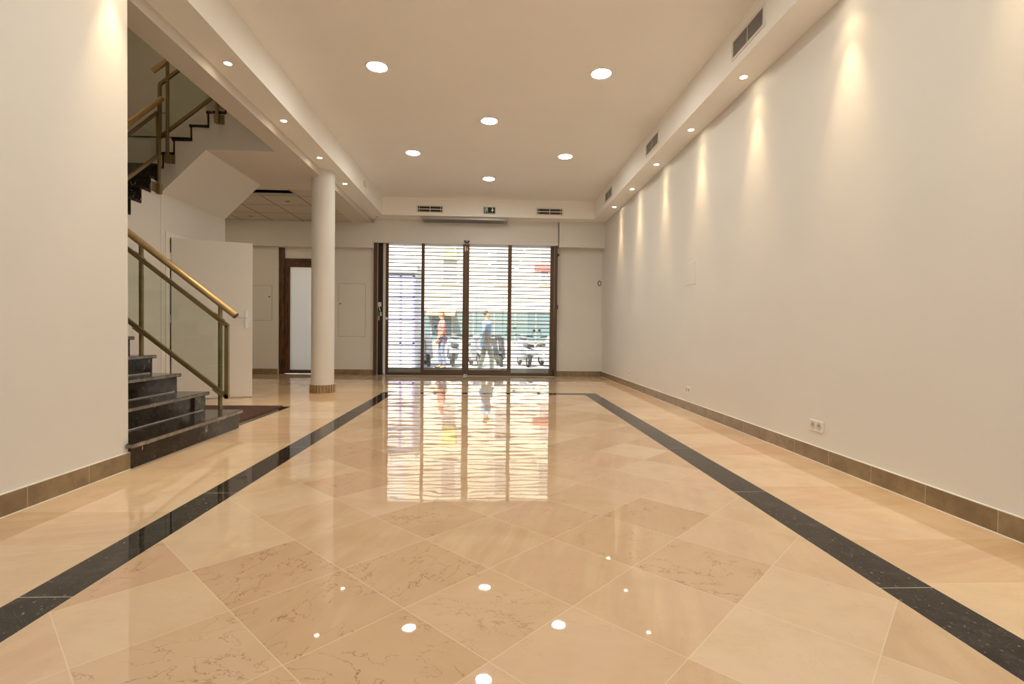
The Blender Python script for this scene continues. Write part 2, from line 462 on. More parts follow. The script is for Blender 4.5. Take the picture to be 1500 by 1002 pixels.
# ------------------------------------------------------------------ column
col = thing('column', 'round white column with a fluted brown stone base', 'column', (-2.48, 7.72, 0))
MB().cyl((-2.48, 7.72, .115), (-2.48, 7.72, ZS), .163, seg=64).build('shaft', M['wall'], col, smooth=True)
fb = MB(); N = 26
prof = []
b_ = fb.b
lo_, hi_ = [], []
for k in range(N * 2):
    r = .184 if k % 2 == 0 else .170
    for kk in (0, 1):
        an = 2 * PI * (k + kk * (1.35 if k % 2 == 0 else .05) - (.35 if k % 2 else 0) * (1 - kk) * 0) / (N * 2) if k % 2 == 0 else 2 * PI * (k + .40 + kk * .56) / (N * 2)
        lo_.append(b_.verts.new((-2.48 + r * math.cos(an), 7.72 + r * math.sin(an), 0.0)))
        hi_.append(b_.verts.new((-2.48 + r * math.cos(an), 7.72 + r * math.sin(an), .118)))
n_ = len(lo_)
for k in range(n_):
    b_.faces.new((lo_[k], lo_[(k + 1) % n_], hi_[(k + 1) % n_], hi_[k]))
b_.faces.new(hi_)
fb.build('base', mat('column_base_stone', srgb(158, 134, 100), .4, noise=.12, nscale=14), col)

# ------------------------------------------------------------------ staircase
st = thing('staircase', 'black marble winder staircase climbing behind the left wall', 'staircase', (-2.32, 4.14, 0))
R1 = .169
noseX = [-2.30, -2.605, -2.862, -3.085, -3.285, -3.485, -3.685, -3.885, -4.085]
YN, YE = 3.405, 4.88           # near side, open side of the first flight
TT = .032
def tread_z(k):
    return R1 * k if k <= 5 else .845 + .1746 * (k - 5)
def tread(x0, x1, y0, y1, z):
    o = MB().box(x0, x1, y0, y1, z - TT, z, .006).build('tread', M['marble_edge_sheen'] if False else M['marble'], st); return o
for k in range(1, 10):
    z = tread_z(k); xn = noseX[k - 1]
    xe = noseX[k] - .035 if k < 9 else -5.78
    # treads sit on the masonry; riser set back 35 mm from the nosing
    ye = YE if k < 9 else 5.28
    y0 = YN + (.022 if k == 1 else 0)
    tb = MB().box(xe - .01, xn, y0, ye, z - TT, z, .005)
    if k == 1: tb.box(XL + .003, xn - .001, 3.392, y0 + .012, z - TT, z, .005)
    tb.build('tread', M['marble'], st)
    MB().box(xn - .055, xn - .035, y0, ye - .012, tread_z(k - 1) if k > 1 else 0, z - TT).build('riser', M['marble'], st)
    ne = MB().box(xn - .002, xn + .0015, (3.394 if k == 1 else y0 + .004), ye - .004, z - TT + .005, z - .004)
    if k == 1: ne.box(XL + .006, xn - .002, 3.390, 3.394, z - TT + .005, z - .004)
    ne.build('nosing_edge', M['marble_edge_sheen'], st)
    if k in (2, 3, 4):
        MB().cyl((xn - .030, YN + .02, tread_z(k - 1) + .004), (xn - .030, ye - .055, tread_z(k - 1) + .004), .0042, seg=8).build('joint_strip', M['alu'], st)
# masonry mass under the first flight
ms = MB()
for k in range(1, 9):
    ms.box(noseX[k] - .036, noseX[k - 1] - .054, YN + .02, YE - .014, 0, tread_z(k) - TT)
ms.box(-5.78, noseX[8] - .054, YN + .01, 5.28, 0.0, tread_z(9) - TT)
ms.build('stair_mass', M['wall'], st)
# second flight, climbing away from the camera
noseY = {10: 5.255, 11: 5.44, 12: 5.63, 13: 5.815, 14: 5.995, 15: 6.175, 16: 6.345, 17: 6.465}
for k in range(10, 18):
    z = tread_z(k); yn = noseY[k]; yE = noseY[k + 1] + .03 if k < 17 else 8.095
    xe = XS + .012
    MB().box(-5.78, xe, yn, yE, z - TT, z, .004).build('tread', M['marble'], st)
    MB().box(-5.78, XS + .002, yn + .03, yn + .045, tread_z(k - 1), z - TT).build('riser', M['marble'], st)
poly = [(XS, 4.87, 0), (XS, 6.577, 0), (XS, 6.577, tread_z(17) - TT)]
for k in range(17, 9, -1):
    poly.append((XS, noseY[k] + .045, tread_z(k) - TT)); poly.append((XS, noseY[k] + .045, tread_z(k - 1) - TT))
poly.append((XS, 4.87, tread_z(9) - TT))
MB().prism(poly, (-.14, 0, 0)).build('stringer', M['wall'], st)
# third flight, climbing to the right above the open door
nose3 = {18: -4.105, 19: -3.972, 20: -3.762, 21: -3.555, 22: -3.345, 23: -3.13}
YA = 6.575
for k in range(18, 23):
    z = tread_z(k); xn = nose3[k]; xe = nose3[k + 1] + .03
    MB().box(xn, xe, YA - .012, 8.095, z - TT, z, .004).build('tread', M['marble'], st)
    MB().box(xn + .018, xn + .036, YA - .008, 8.09, tread_z(k - 1) - (.0 if k > 18 else .03), z - TT).build('riser', M['marble'], st)
poly = [(XS, YA, 2.612), (-3.56, YA, ZL + .001), (-2.71, YA, ZL + .001), (-2.71, YA, tread_z(22) - TT), (nose3[22] + .036, YA, tread_z(22) - TT)]
for k in range(22, 18, -1):
    poly.append((nose3[k] + .036, YA, tread_z(k - 1) - TT)); poly.append((nose3[k - 1] + .036, YA, tread_z(k - 1) - TT))
poly.append((nose3[18] + .0, YA, tread_z(17) - TT)); poly.append((XS, YA, tread_z(17) - TT))
MB().prism(poly, (0, 8.095 - YA, 0)).build('stringer', M['wall'], st)

# ------------------------------------------------------------------ railings
RT = .030
def frame_panel(parent, p0, p1, q0, q1, end0, end1, axis, w=.028):
    """Bars p0-p1 (top) and q0-q1 (bottom), closed at ends when asked."""
    f = MB()
    f.bar(p0, p1, w, .034); f.bar(q0, q1, w, .034)
    if end1: f.bar(p1, q1, .034, w, up=axis)
    if end0: f.bar(p0, q0, .034, w, up=axis)
    return f.build('frame', M['bronze'], parent)
YR = 4.855
slope = .775
r1 = thing('stair_railing', 'brass handrail with glass panel beside the bottom steps', 'railing', (-2.51, YR, R1))
h0 = Vector((-2.355, YR, 1.047)); h1 = Vector((-4.05, YR, 1.047 + slope * (4.05 - 2.355)))
MB().cyl(h1, h0, .031, seg=28).build('handrail', M['brass'], r1, smooth=True)
MB().cyl(h0, h0 + (h0 - h1).normalized() * .006, .0305, .026, seg=28).build('end_cap', M['black_plastic'], r1, smooth=True)
def rz1(X, off): return 1.047 + slope * (-2.355 - X) - off
XE = -2.437
pt0 = Vector((XE, YR, .955)); pt1 = Vector((-4.03, YR, .955 + .775 * (4.03 - 2.437)))
pb0 = Vector((XE, YR, .290)); pb1 = Vector((-4.03, YR, .290 + .785 * (4.03 - 2.437)))
f = MB()
f.bar(pt1, pt0 + Vector((.012, 0, -.008)), .028, .036); f.bar(pb1, pb0 + Vector((.012, 0, -.006)), .028, .036)
f.box(XE - .018, XE + .018, YR - .014, YR + .014, .275, .952)
f.build('frame', M['bronze'], r1)
MB().prism([(XE - .015, YR - .004, .30), (XE - .015, YR - .004, .95), (-4.0, YR - .004, .95 + .775 * 1.563), (-4.0, YR - .004, .30 + .785 * 1.563)], (0, .008, 0)).build('glass_panel', M['rail_glass'], r1)
for px, k in ((-2.513, 1), (-3.228, 4), (-3.93, 8)):
    zt = rz1(px, .03)
    zb_ = tread_z(k)
    MB().cyl((px, YR + .03, zb_), (px, YR + .03, zt), .0195, seg=20).build('post', M['bronze'], r1, smooth=True)
    for zz in (.955 + .775 * (-2.437 - px) + .022, .290 + .785 * (-2.437 - px) - .022):
        MB().bar((px - .045, YR, zz + .0349), (px + .045, YR, zz - .0349), .05, .010).build('clamp', M['bronze'], r1)

# middle flight railing on the string face
XM = XS + .028
r2 = thing('stair_railing', 'railing with side-fixed post rising along the middle flight behind the left wall', 'railing', (XM, 6.49, 2.6))
s2 = .925
def hz2(Yv): return 3.745 + s2 * (Yv - 6.53)
MB().cyl((XM, 5.3, hz2(5.3)), (XM, 6.545, hz2(6.545)), .031, seg=24).build('handrail', M['brass'], r2, smooth=True)
MB().cyl((XM, 6.50, 2.60), (XM, 6.50, hz2(6.50)), .0205, seg=20).build('post', M['bronze'], r2, smooth=True)
MB().box(XM - .026, XM + .026, 6.477, 6.523, 2.575, 2.70, .004).build('post_foot', M['bronze'], r2)
MB().box(XS - .0, XS + .006, 6.40, 6.475, 2.59, 2.71).cyl((XS + .004, 6.445, 2.65), (XS + .02, 6.445, 2.65), .012, seg=12).build('bracket_plate', M['bronze'], r2)
f = MB()
f.bar((XM, 5.3, hz2(5.3) - .125), (XM, 6.47, hz2(6.47) - .125), .026, .03)
f.bar((XM, 5.3, 3.03 + s2 * (5.3 - 6.47) * .88), (XM, 6.47, 3.03), .026, .034)
f.box(XM - .013, XM + .013, 6.458, 6.476, 3.03, hz2(6.47) - .125)
f.build('frame', M['bronze'], r2)
MB().prism([(XM - .004, 5.3, 3.03 - 1.17 * s2 * .88), (XM - .004, 6.46, 3.03), (XM - .004, 6.46, hz2(6.46) - .125), (XM - .004, 5.3, hz2(5.3) - .125)], (.008, 0, 0)).build('glass_panel', M['rail_glass'], r2)

# upper flight railing
YU = YA - .03
r3 = thing('stair_railing', 'topmost railing on the upper flight, half hidden by the lower ceiling', 'railing', (-4.008, YU, 3.0))
s3 = .80
MB().cyl((-4.185, YU, 4.095), (-2.75, YU, 4.095 + s3 * 1.435), .031, seg=24).build('handrail', M['brass'], r3, smooth=True)
for px in (-4.008, -3.41, -2.85):
    zt = 4.095 + s3 * (px + 4.185) - .02
    zf = 2.97 + s3 * (px + 4.008) * 1.06
    MB().cyl((px, YU, zf), (px, YU, zt), .0195, seg=20).build('post', M['bronze'], r3, smooth=True)
    MB().box(px - .026, px + .026, YU - .024, YU + .024, zf, zf + .12, .004).build('post_foot', M['bronze'], r3)
    MB().box(px + .03, px + .075, YA - .006, YA, zf, zf + .115).cyl((px + .05, YA - .02, zf + .07), (px + .05, YA - .002, zf + .07), .011, seg=12).build('bracket_plate', M['bronze'], r3)
f = MB()
za, zbm = 3.935, 3.285
f.bar((-4.10, YU, za), (-2.8, YU, za + s3 * 1.30), .026, .036)
f.bar((-4.10, YU, zbm), (-2.8, YU, zbm + s3 * 1.30), .026, .036)
f.box(-4.118, -4.084, YU - .013, YU + .013, zbm - .015, za + .005)
f.bar((-4.09, YU, 3.585), (-4.008, YU, 3.585), .01, .006)
f.build('frame', M['bronze'], r3)
MB().prism([(-4.09, YU - .004, zbm), (-2.8, YU - .004, zbm + s3 * 1.29), (-2.8, YU - .004, za + s3 * 1.29), (-4.09, YU - .004, za)], (0, .008, 0)).build('glass_panel', M['rail_glass'], r3)

# floor mat behind the stair foot
fm = MB().box(-3.95, -2.472, 4.98, 6.235, 0, .012, .003).build('floor_mat', M['mat'], base=(-3.2, 5.6, 0))
tag(fm, 'dark brown doormat on the floor beside the open white door', 'mat')

# ------------------------------------------------------------------ doors
# open white door under the stairs
HX, HY = XS + .022, 6.745
ang = math.atan2(7.072 - HY, -3.217 - HX)
d1 = thing('door_1', 'plain white door standing wide open beside the stairs', 'door', (HX, HY, 0), rz=ang, kind='structure')
Lf = math.hypot(7.072 - HY, -3.217 - HX)
def loc_build(mb, name, material, parent, smooth=False):
    mb.b.transform(parent_world(parent)); return mb.build(name, material, parent, smooth)
loc_build(MB().box(0, Lf, 0.0, .040, .012, 2.085, .002), 'door_leaf', M['door_white'], d1)
hp = MB().box(Lf - .085, Lf - .045, -.010, 0, .935, 1.175, .003)
dh = loc_build(hp, 'door_handle', M['satin'], d1)
lv = MB().cyl((Lf - .065, -.01, 1.085), (Lf - .065, -.05, 1.085), .009, seg=12).cyl((Lf - .065, -.046, 1.085), (Lf - .185, -.046, 1.085), .008, seg=12)
lv.b.transform(parent_world(d1)); lv.build('lever', M['satin'], dh, True)
kn = MB().sphere((Lf - .03, .062, 1.12), .018); loc_build(kn, 'knob', M['white_plastic'], d1, True)
for hz in (.25, 1.05, 1.85):
    loc_build(MB().cyl((-.008, -.004, hz - .05), (-.008, -.004, hz + .05), .008, seg=10), 'hinge', M['chrome'], d1, True)

# brown glazed door in its recess
d2 = thing('door_2', 'brown wooden door with a tall frosted pane, partly behind the column', 'door', (-3.91, 10.95, 0), kind='structure')
yd = 10.95
j = MB()
j.box(-4.405, -4.30, yd - .06, yd + .06, 0, 2.64); j.box(-3.525, -3.42, yd - .06, yd + .06, 0, 2.64); j.box(-4.30, -3.525, yd - .05, yd + .05, 2.36, 2.42)
j.build('door_frame', M['wood'], d2)
l = MB()
l.box(-4.30, -4.195, yd - .03, yd + .03, .012, 2.36); l.box(-3.63, -3.525, yd - .03, yd + .03, .012, 2.36)
l.box(-4.195, -3.63, yd - .03, yd + .03, .012, .085); l.box(-4.195, -3.63, yd - .03, yd + .03, 2.245, 2.36)
l.build('door_leaf', M['wood'], d2)
MB().box(-4.195, -3.63, yd - .006, yd + .006, .085, 2.245).build('frosted_pane', M['frosted'], d2)
MB().box(-4.30, -3.525, yd - .02, yd + .02, 2.42, 2.64).build('transom_panel', M['door_white'], d2)
for hz in (.2, .9, 1.6, 2.15):
    MB().cyl((-4.303, yd - .065, hz - .05), (-4.303, yd - .065, hz + .05), .010, seg=10).build('hinge', M['door_dark'], d2, True)
struct('trim_10', MB().box(-4.405, -3.42, yd + .06, 11.15, 2.36, 2.645), M['wall'])

# sliding glass entrance doors
d3 = thing('door_3', 'wide brown-framed sliding glass entrance doors, four leaves', 'entrance door', (-.5, 10.84, 0), kind='structure')
def leaf(x0, x1, y, sl, sr, bot, top=2.80, nm='fixed_leaf'):
    f = MB()
    f.box(x0, x0 + sl, y - .022, y + .022, .008, top, .002); f.box(x1 - sr, x1, y - .022, y + .022, .008, top, .002)
    f.box(x0 + sl, x1 - sr, y - .02, y + .02, .008, bot); f.box(x0 + sl, x1 - sr, y - .02, y + .02, 2.77, top)
    lf = f.build(nm, M['door_bronze'], d3)
    MB().box(x0 + sl, x1 - sr, y - .004, y + .004, bot, 2.77).build('glass', M['glass'], lf)
    return lf
leaf(-2.194, -1.385, 10.90, .057, .05, .052)
leaf(.385, 1.366, 10.90, .05, .080, .052)
leaf(-1.440, -.508, 10.83, .064, .066, .120, 2.84, 'sliding_leaf')
leaf(-.506, .457, 10.83, .068, .079, .120, 2.84, 'sliding_leaf')
jb = MB()
jb.box(-2.424, -2.358, 10.78, 10.93, 0, 2.765); jb.box(1.372, 1.428, 10.78, 10.93, 0, 2.765)
jb.build('jamb', M['door_bronze'], d3)
MB().box(-2.346, -2.252, 10.84, 10.92, 0, 2.765).build('dark_jamb', M['door_dark'], d3)
MB().box(-2.250, -2.196, 10.895, 10.905, .03, 2.765).build('weather_strip', M['caulk'], d3)
MB().box(-2.357, -2.347, 10.83, 10.90, 0, 2.765).build('jamb_gasket', M['alu'], d3)
MB().box(-2.35, 1.40, 10.86, 10.93, 0.0, .008).build('floor_track', M['door_dark'], d3)
MB().box(-2.35, 1.40, 10.74, 10.80, 0.0, .003).build('threshold', M['alu'], d3)
MB().box(-.535, -.515, 10.80, 10.808, 2.62, 2.72).box(-.495, -.48, 10.80, 10.808, 2.63, 2.70).build('latch_plate', M['alu'], d3)
MB().box(-.54, -.50, 10.79, 10.806, .008, .03).box(-.485, -.465, 10.79, 10.806, .008, .03).build('floor_guide', M['alu'], d3)
MB().cyl((-2.165, 10.878, 1.19), (-2.165, 10.855, 1.19), .026, seg=18).build('round_lock', M['white_plastic'], d3, True)

# roller shutter outside the glass
rs = thing('roller_shutter', 'see-through roller shutter with thin horizontal bars, lowered behind the glass doors', 'shutter', (-.4, 11.06, 0))
YSH = 11.06
sl = MB(); k = 0
z = .135
while z < 2.86:
    sl.box(-2.28, 1.41, YSH - .009, YSH + .009, z - .0095, z + .0095)
    z += .0805
sl.build('slat_bars', M['shutter_bar'], rs)
MB().box(-2.28, 1.41, YSH - .002, YSH + .002, .13, 2.86).build('clear_slats', M['shutter_clear'], rs)
MB().box(-2.28, 1.41, YSH - .015, YSH + .015, .005, .125, .004).build('bottom_bar', M['grey_metal'], rs)
MB().box(-2.33, -2.27, YSH - .03, YSH + .03, 0, 2.86).build('guide_rail', M['door_dark'], rs)
MB().box(1.40, 1.428, YSH - .03, YSH + .03, 0, 2.86).build('guide_rail', M['door_dark'], rs)

# ------------------------------------------------------------------ ceiling lights
def downlight_proto():
    o = thing('ceiling_downlight', 'x', 'ceiling light', (0, 0, ZC))
    MB().lathe([(.098, .0), (.098, -.005), (.104, -.008), (.116, -.006), (.119, 0)], (0, 0, ZC), 40).build('trim_ring', M['white_metal'], o, True)
    MB().disc((0, 0, ZC - .004), .099, 40).build('lamp', M['lamp_big'], o, recalc=False)
    return o
dl = [(-1.175, 5.315, 'large round ceiling downlight, left one of the front pair'),
      (1.13, 5.30, 'large round ceiling downlight, right one of the front pair'),
      (-.03, 6.57, 'large round ceiling downlight alone in the middle, between the front and back pairs'),
      (-1.184, 7.82, 'large round ceiling downlight, left one of the back pair'),
      (1.127, 7.80, 'large round ceiling downlight, right one of the back pair'),
      (-.041, 9.03, 'large round ceiling downlight farthest back, nearest to the exit sign'),
      (-.03, 4.045, 'large round ceiling downlight just cut off by the top edge of the photo'),
      (-1.175, 2.81, 'large round ceiling downlight out of view above the viewer, left'),
      (1.13, 2.79, 'large round ceiling downlight out of view above the viewer, right'),
      (-.03, 1.54, 'large round ceiling downlight out of view behind the viewer, central'),
      (1.13, .28, 'added large round ceiling downlight, unseen behind the viewer, right')      ]  # last one is an unseen lamp added to brighten the near end
proto = downlight_proto()
for i, (x, y, lab) in enumerate(dl):
    o = proto if i == 0 else copy_tree(proto)
    o.location = (x, y, ZC); tag(o, lab, 'ceiling light', 'ceiling downlights')

def spot_proto(lit):
    o = thing('soffit_spotlight', 'x', 'spotlight', (0, 0, ZS))
    MB().lathe([(.031, .0), (.031, -.003), (.036, -.005), (.042, -.003), (.043, 0)], (0, 0, ZS), 28).build('trim_ring', M['white_metal'], o, True)
    MB().disc((0, 0, ZS - .002), .032, 28).build('lamp', M['lamp_small'] if lit else M['black_plastic'], o, recalc=False)
    return o
def spot(x, y, z, aim, power, size, blend, col, r=.012, nm='spot_beam'):
    l = bpy.data.lights.new(nm, 'SPOT'); l.energy = power; l.spot_size = math.radians(size); l.spot_blend = blend
    l.color = col; l.shadow_soft_size = r
    o = bpy.data.objects.new(nm, l); COL.objects.link(o); o.location = (x, y, z)
    o.rotation_euler = (Vector(aim) - Vector((x, y, z))).to_track_quat('-Z', 'Y').to_euler()
    return o
WARM = (1.0, .71, .38)
P_WIDE, P_NARROW = 10.5, 85.0
def beam(x, y, wall_dx):
    spot(x, y, ZS - .012, (x + wall_dx * .25, y, 0), P_WIDE, 84, 1.0, WARM)
    spot(x, y, ZS - .012, (x + wall_dx * .15, y, 0), P_NARROW, 42, 1.0, WARM)
sp = spot_proto(True)
first = True
for i, y in enumerate((4.57, 5.775, 6.98, 8.185, 9.36)):
    o = sp if first else copy_tree(sp); first = False
    o.location = (2.275, y, ZS)
    tag(o, 'lit spotlight in the soffit over the right wall, ' + ['nearest to the viewer', 'second from the viewer', 'third from the viewer', 'fourth from the viewer', 'farthest, by the back corner'][i], 'spotlight', 'spotlights along the right wall')
    beam(2.275, y, .6)
for y, lab in ((3.365, 'spotlight in the right soffit just out of view, its beam on the wall top right'), (2.16, 'spotlight in the right soffit out of view above the viewer'), (.95, 'spotlight in the right soffit out of view behind the viewer')):
    o = copy_tree(sp); o.location = (2.275, y, ZS); tag(o, lab, 'spotlight', 'spotlights along the right wall'); beam(2.275, y, .6)
for i, y in enumerate((4.64, 5.86, 7.07, 8.28)):
    o = copy_tree(sp); o.location = (-2.325, y, ZS)
    tag(o, ['lit spotlight in the left soffit, nearest and largest of four', 'lit spotlight in the left soffit, second from the viewer', 'lit spotlight in the left soffit, just in front of the column', 'lit spotlight in the left soffit, beyond the top of the column'][i], 'spotlight', 'spotlights in the left soffit')
    beam(-2.325, y, -.6)
o = copy_tree(sp); o.location = (-2.225, 3.30, ZS); tag(o, 'spotlight in the left soffit just out of view, its beam on the left wall', 'spotlight', 'spotlights in the left soffit')
beam(-2.225, 3.28, -.6)
o = copy_tree(proto); o.location = (-5.15, 9.15, ZL)  # hidden lamp added to brighten the back left corner
for ch in o.children:
    if ch.name.startswith('lamp'):
        ch.data = ch.data.copy(); ch.data.materials[0] = lamp_mat('corner_fill_lamp', 95.0, (1.0, .80, .52))
tag(o, 'added ceiling downlight in the tile ceiling, unseen behind the stair wall', 'ceiling light', 'ceiling downlights')
off = spot_proto(False); off.location = (-2.33, 10.62, ZS); tag(off, 'unlit dark spotlight in the soffit at the left end of the door header', 'spotlight')

# unseen lamp added upstairs to brighten the stairwell
o = copy_tree(proto); o.location = (-4.6, 5.6, 6.45)
for ch in o.children:
    if ch.name.startswith('lamp'):
        ch.data = ch.data.copy(); ch.data.materials[0] = M['lamp_dim']
tag(o, 'added ceiling downlight, unseen at the top of the stairwell', 'ceiling light', 'ceiling downlights')

# ------------------------------------------------------------------ vents
def vent_side(name, y0, y1, label):
    o = thing(name, label, 'air vent', (FR, (y0 + y1) / 2, 3.33), 'vents in the right soffit')
    f = MB(); x = FR; z0, z1 = 3.333, 3.512
    f.box(x - .010, x, y0, y1, z0, z0 + .022); f.box(x - .010, x, y0, y1, z1 - .022, z1)
    f.box(x - .010, x, y0, y0 + .026, z0 + .022, z1 - .022); f.box(x - .010, x, y1 - .026, y1, z0 + .022, z1 - .022)
    f.box(x - .008, x - .001, (y0 + y1) / 2 - .005, (y0 + y1) / 2 + .005, z0 + .022, z1 - .022)
    f.build('frame', M['white_metal'], o)
    MB().box(x - .0015, x - .0005, y0 + .026, y1 - .026, z0 + .022, z1 - .022).build('backing', M['dark'], o)
    lv = MB(); yy = y0 + .036
    while yy < y1 - .03:
        lv.box(x - .007, x - .0015, yy, yy + .0022, z0 + .022, z1 - .022); yy += .0085
    zz = z0 + .032
    while zz < z1 - .024:
        lv.box(x - .0075, x - .002, y0 + .026, y1 - .026, zz, zz + .0022); zz += .011
    lv.build('louvres', M['grey_metal'], o)
vent_side('air_vent', 3.925, 4.468, 'large louvred air vent in the right soffit, nearest of three')
vent_side('air_vent', 6.415, 6.95, 'louvred air vent in the right soffit, middle of three')
vent_side('air_vent', 8.88, 9.415, 'louvred air vent in the right soffit, farthest of three')
def vent_back(x0, x1, label):
    o = thing('air_vent', label, 'air vent', ((x0 + x1) / 2, YF, 3.32), 'vents over the entrance')
    f = MB(); z0, z1 = 3.312, 3.470
    f.box(x0 - .03, x1 + .03, YF - .008, YF, z0, z0 + .025); f.box(x0 - .03, x1 + .03, YF - .008, YF, z1 - .025, z1)
    f.box(x0 - .03, x0, YF - .008, YF, z0 + .025, z1 - .025); f.box(x1, x1 + .03, YF - .008, YF, z0 + .025, z1 - .025)
    xm = (x0 + x1) / 2; zm = (z0 + z1) / 2
    f.box(xm - .006, xm + .006, YF - .007, YF, z0 + .025, z1 - .025); f.box(x0, x1, YF - .007, YF, zm - .009, zm + .009)
    f.box(x0 + .028, x0 + .034, YF - .006, YF, z0 + .025, z1 - .025); f.box(x1 - .034, x1 - .028, YF - .006, YF, z0 + .025, z1 - .025)
    f.build('frame', M['white_metal'], o)
    MB().box(x0, x1, YF - .002, YF - .0005, z0 + .025, z1 - .025).build('backing', M['dark'], o)
    lv = MB()
    for zz in (z0 + .042, z1 - .042):
        lv.box(x0, x1, YF - .005, YF - .002, zz - .004, zz + .004)
    lv.build('louvres', mat('vent_louvre', (.10, .08, .06), .6), o)
vent_back(-1.468, -.980, 'air vent over the entrance, left of the exit sign')
vent_back(.948, 1.452, 'air vent over the entrance, right of the exit sign')

# exit sign
ex = thing('exit_sign', 'small dark green exit sign with running figure and down arrow', 'exit sign', (-.026, YF, 3.34))
MB().box(-.145, .093, YF - .03, YF, 3.325, 3.452, .004).build('housing', mat('sign_housing', (.30, .33, .28), .5), ex)
MB().box(-.134, .082, YF - .033, YF - .0295, 3.336, 3.442).build('sign_face', mat('sign_green', (.004, .016, .009), .75), ex)
pic = mat('sign_white', (.75, .82, .76), .5)
ys = YF - .0345
pm = MB()
def q2(pts): pm.prism([(px_, ys, pz_) for px_, pz_ in pts], (0, .002, 0))
# doorway outline with the running figure
q2([(-.118, 3.342), (-.110, 3.342), (-.110, 3.436), (-.118, 3.436)]); q2([(-.110, 3.428), (-.062, 3.428), (-.062, 3.436), (-.110, 3.436)]); q2([(-.068, 3.342), (-.060, 3.342), (-.060, 3.436), (-.068, 3.436)])
q2([(-.098, 3.388), (-.084, 3.384), (-.078, 3.410), (-.090, 3.414)])
q2([(-.098, 3.388), (-.090, 3.386), (-.098, 3.352), (-.106, 3.348)]); q2([(-.090, 3.386), (-.083, 3.386), (-.076, 3.366), (-.082, 3.362)])
q2([(-.090, 3.410), (-.088, 3.402), (-.104, 3.396), (-.106, 3.402)]); q2([(-.080, 3.410), (-.078, 3.403), (-.066, 3.396), (-.064, 3.402)])
pm.cyl((-.083, ys, 3.420), (-.083, ys + .002, 3.420), .007, seg=12)
pm.build('pictogram', pic, ex)
pm = MB()
q2([(.024, 3.395), (.044, 3.395), (.044, 3.438), (.024, 3.438)]); q2([(.002, 3.397), (.066, 3.397), (.034, 3.352)])
pm.build('arrow', pic, ex)

# air curtain under the back soffit
ac = thing('air_curtain', 'long flat grey air curtain under the soffit above the glass doors', 'air curtain', (-.53, 10.65, ZS))
MB().box(-1.40, .30, 10.46, 10.85, 3.205, ZS, .006).build('body', M['grey_metal'], ac)
MB().box(.30, .345, 10.45, 10.86, 3.198, ZS, .004).build('end_cap', M['grey_metal'], ac)
g = MB()
for i in range(5):
    g.box(-1.38, .28, 10.50 + i * .06, 10.515 + i * .06, 3.2035, 3.2055)
g.build('intake_grille', M['black_plastic'], ac)

# radar sensor over the doors
rd = thing('motion_sensor', 'small black half-round motion sensor at the middle of the door header', 'sensor', (-.495, 10.775, 2.79))
sm = MB(); r_ = .062
pts = [(-.495 + r_ * math.cos(a_), 10.775, 2.835 + r_ * .95 * math.sin(a_)) for a_ in [PI + PI * i / 14 for i in range(15)]]
sm.prism(pts, (0, -.05, 0), .006); sm.build('body', M['black_plastic'], rd)
MB().cyl((-.49, 10.727, 2.815), (-.49, 10.718, 2.815), .012, seg=14).build('lens', M['grey_metal'], rd)

# emergency door release and switches on the left jamb
cpnt = thing('call_point', 'green emergency door release box on the left door jamb', 'call point', (-2.30, 10.83, 1.28))
MB().box(-2.345, -2.262, 10.80, 10.84, 1.235, 1.325, .004).build('body', M['green'], cpnt)
MB().box(-2.285, -2.264, 10.797, 10.801, 1.24, 1.32).build('side_label', M['white_plastic'], cpnt)
MB().box(-2.33, -2.31, 10.81, 10.84, 1.15, 1.232, .002).build('key_flap', M['alu'], cpnt)
sw = thing('key_switch', 'small white switch box above the green door release', 'switch', (-2.30, 10.83, 1.46))
MB().box(-2.335, -2.275, 10.80, 10.84, 1.435, 1.525, .004).build('body', M['white_plastic'], sw)
MB().cyl((-2.32, 10.82, 1.435), (-2.29, 10.82, 1.34), .008, seg=10).build('cable', M['white_plastic'], sw)
o = MB().cyl((1.437, 10.845, 2.575), (1.437, 10.77, 2.575), .026, seg=18).build('door_sensor', M['black_plastic'], base=(1.437, 10.84, 2.575), smooth=True); tag(o, 'small black round sensor at the top right of the glass doors', 'sensor')
o = MB().box(1.425, 1.445, 10.77, 10.80, 1.43, 1.52, .004).build('door_contact', M['black_plastic'], base=(1.435, 10.79, 1.43)); tag(o, 'small black contact on the right jamb of the glass doors', 'sensor')
ds = thing('door_chime', 'small round ring-shaped chime near the right back corner', 'chime', (2.35, 10.9, 2.0))
rg = MB()
for i in range(20):
    a0, a1 = 2 * PI * i / 20, 2 * PI * (i + 1) / 20
    rg.cyl((2.35 + .032 * math.cos(a0), 10.885, 2.0 + .05 * math.sin(a0)), (2.35 + .032 * math.cos(a1), 10.885, 2.0 + .05 * math.sin(a1)), .009, seg=8)
rg.build('ring', mat('chime_bronze', (.16, .13, .10), .5), ds)
MB().box(2.325, 2.375, 10.893, 10.90, 1.955, 2.045).build('back_plate', M['white_plastic'], ds)
MB().box(2.352, 2.358, 10.892, 10.90, 1.02, 1.95).build('cable_duct', M['white_plastic'], ds)
o = MB().box(FL, FL + .014, 8.88, 9.0, 3.405, 3.495, .003).build('thermostat', M['white_plastic'], base=(FL, 8.94, 3.405)); tag(o, 'small white sensor plate on the left fascia near the back', 'sensor')

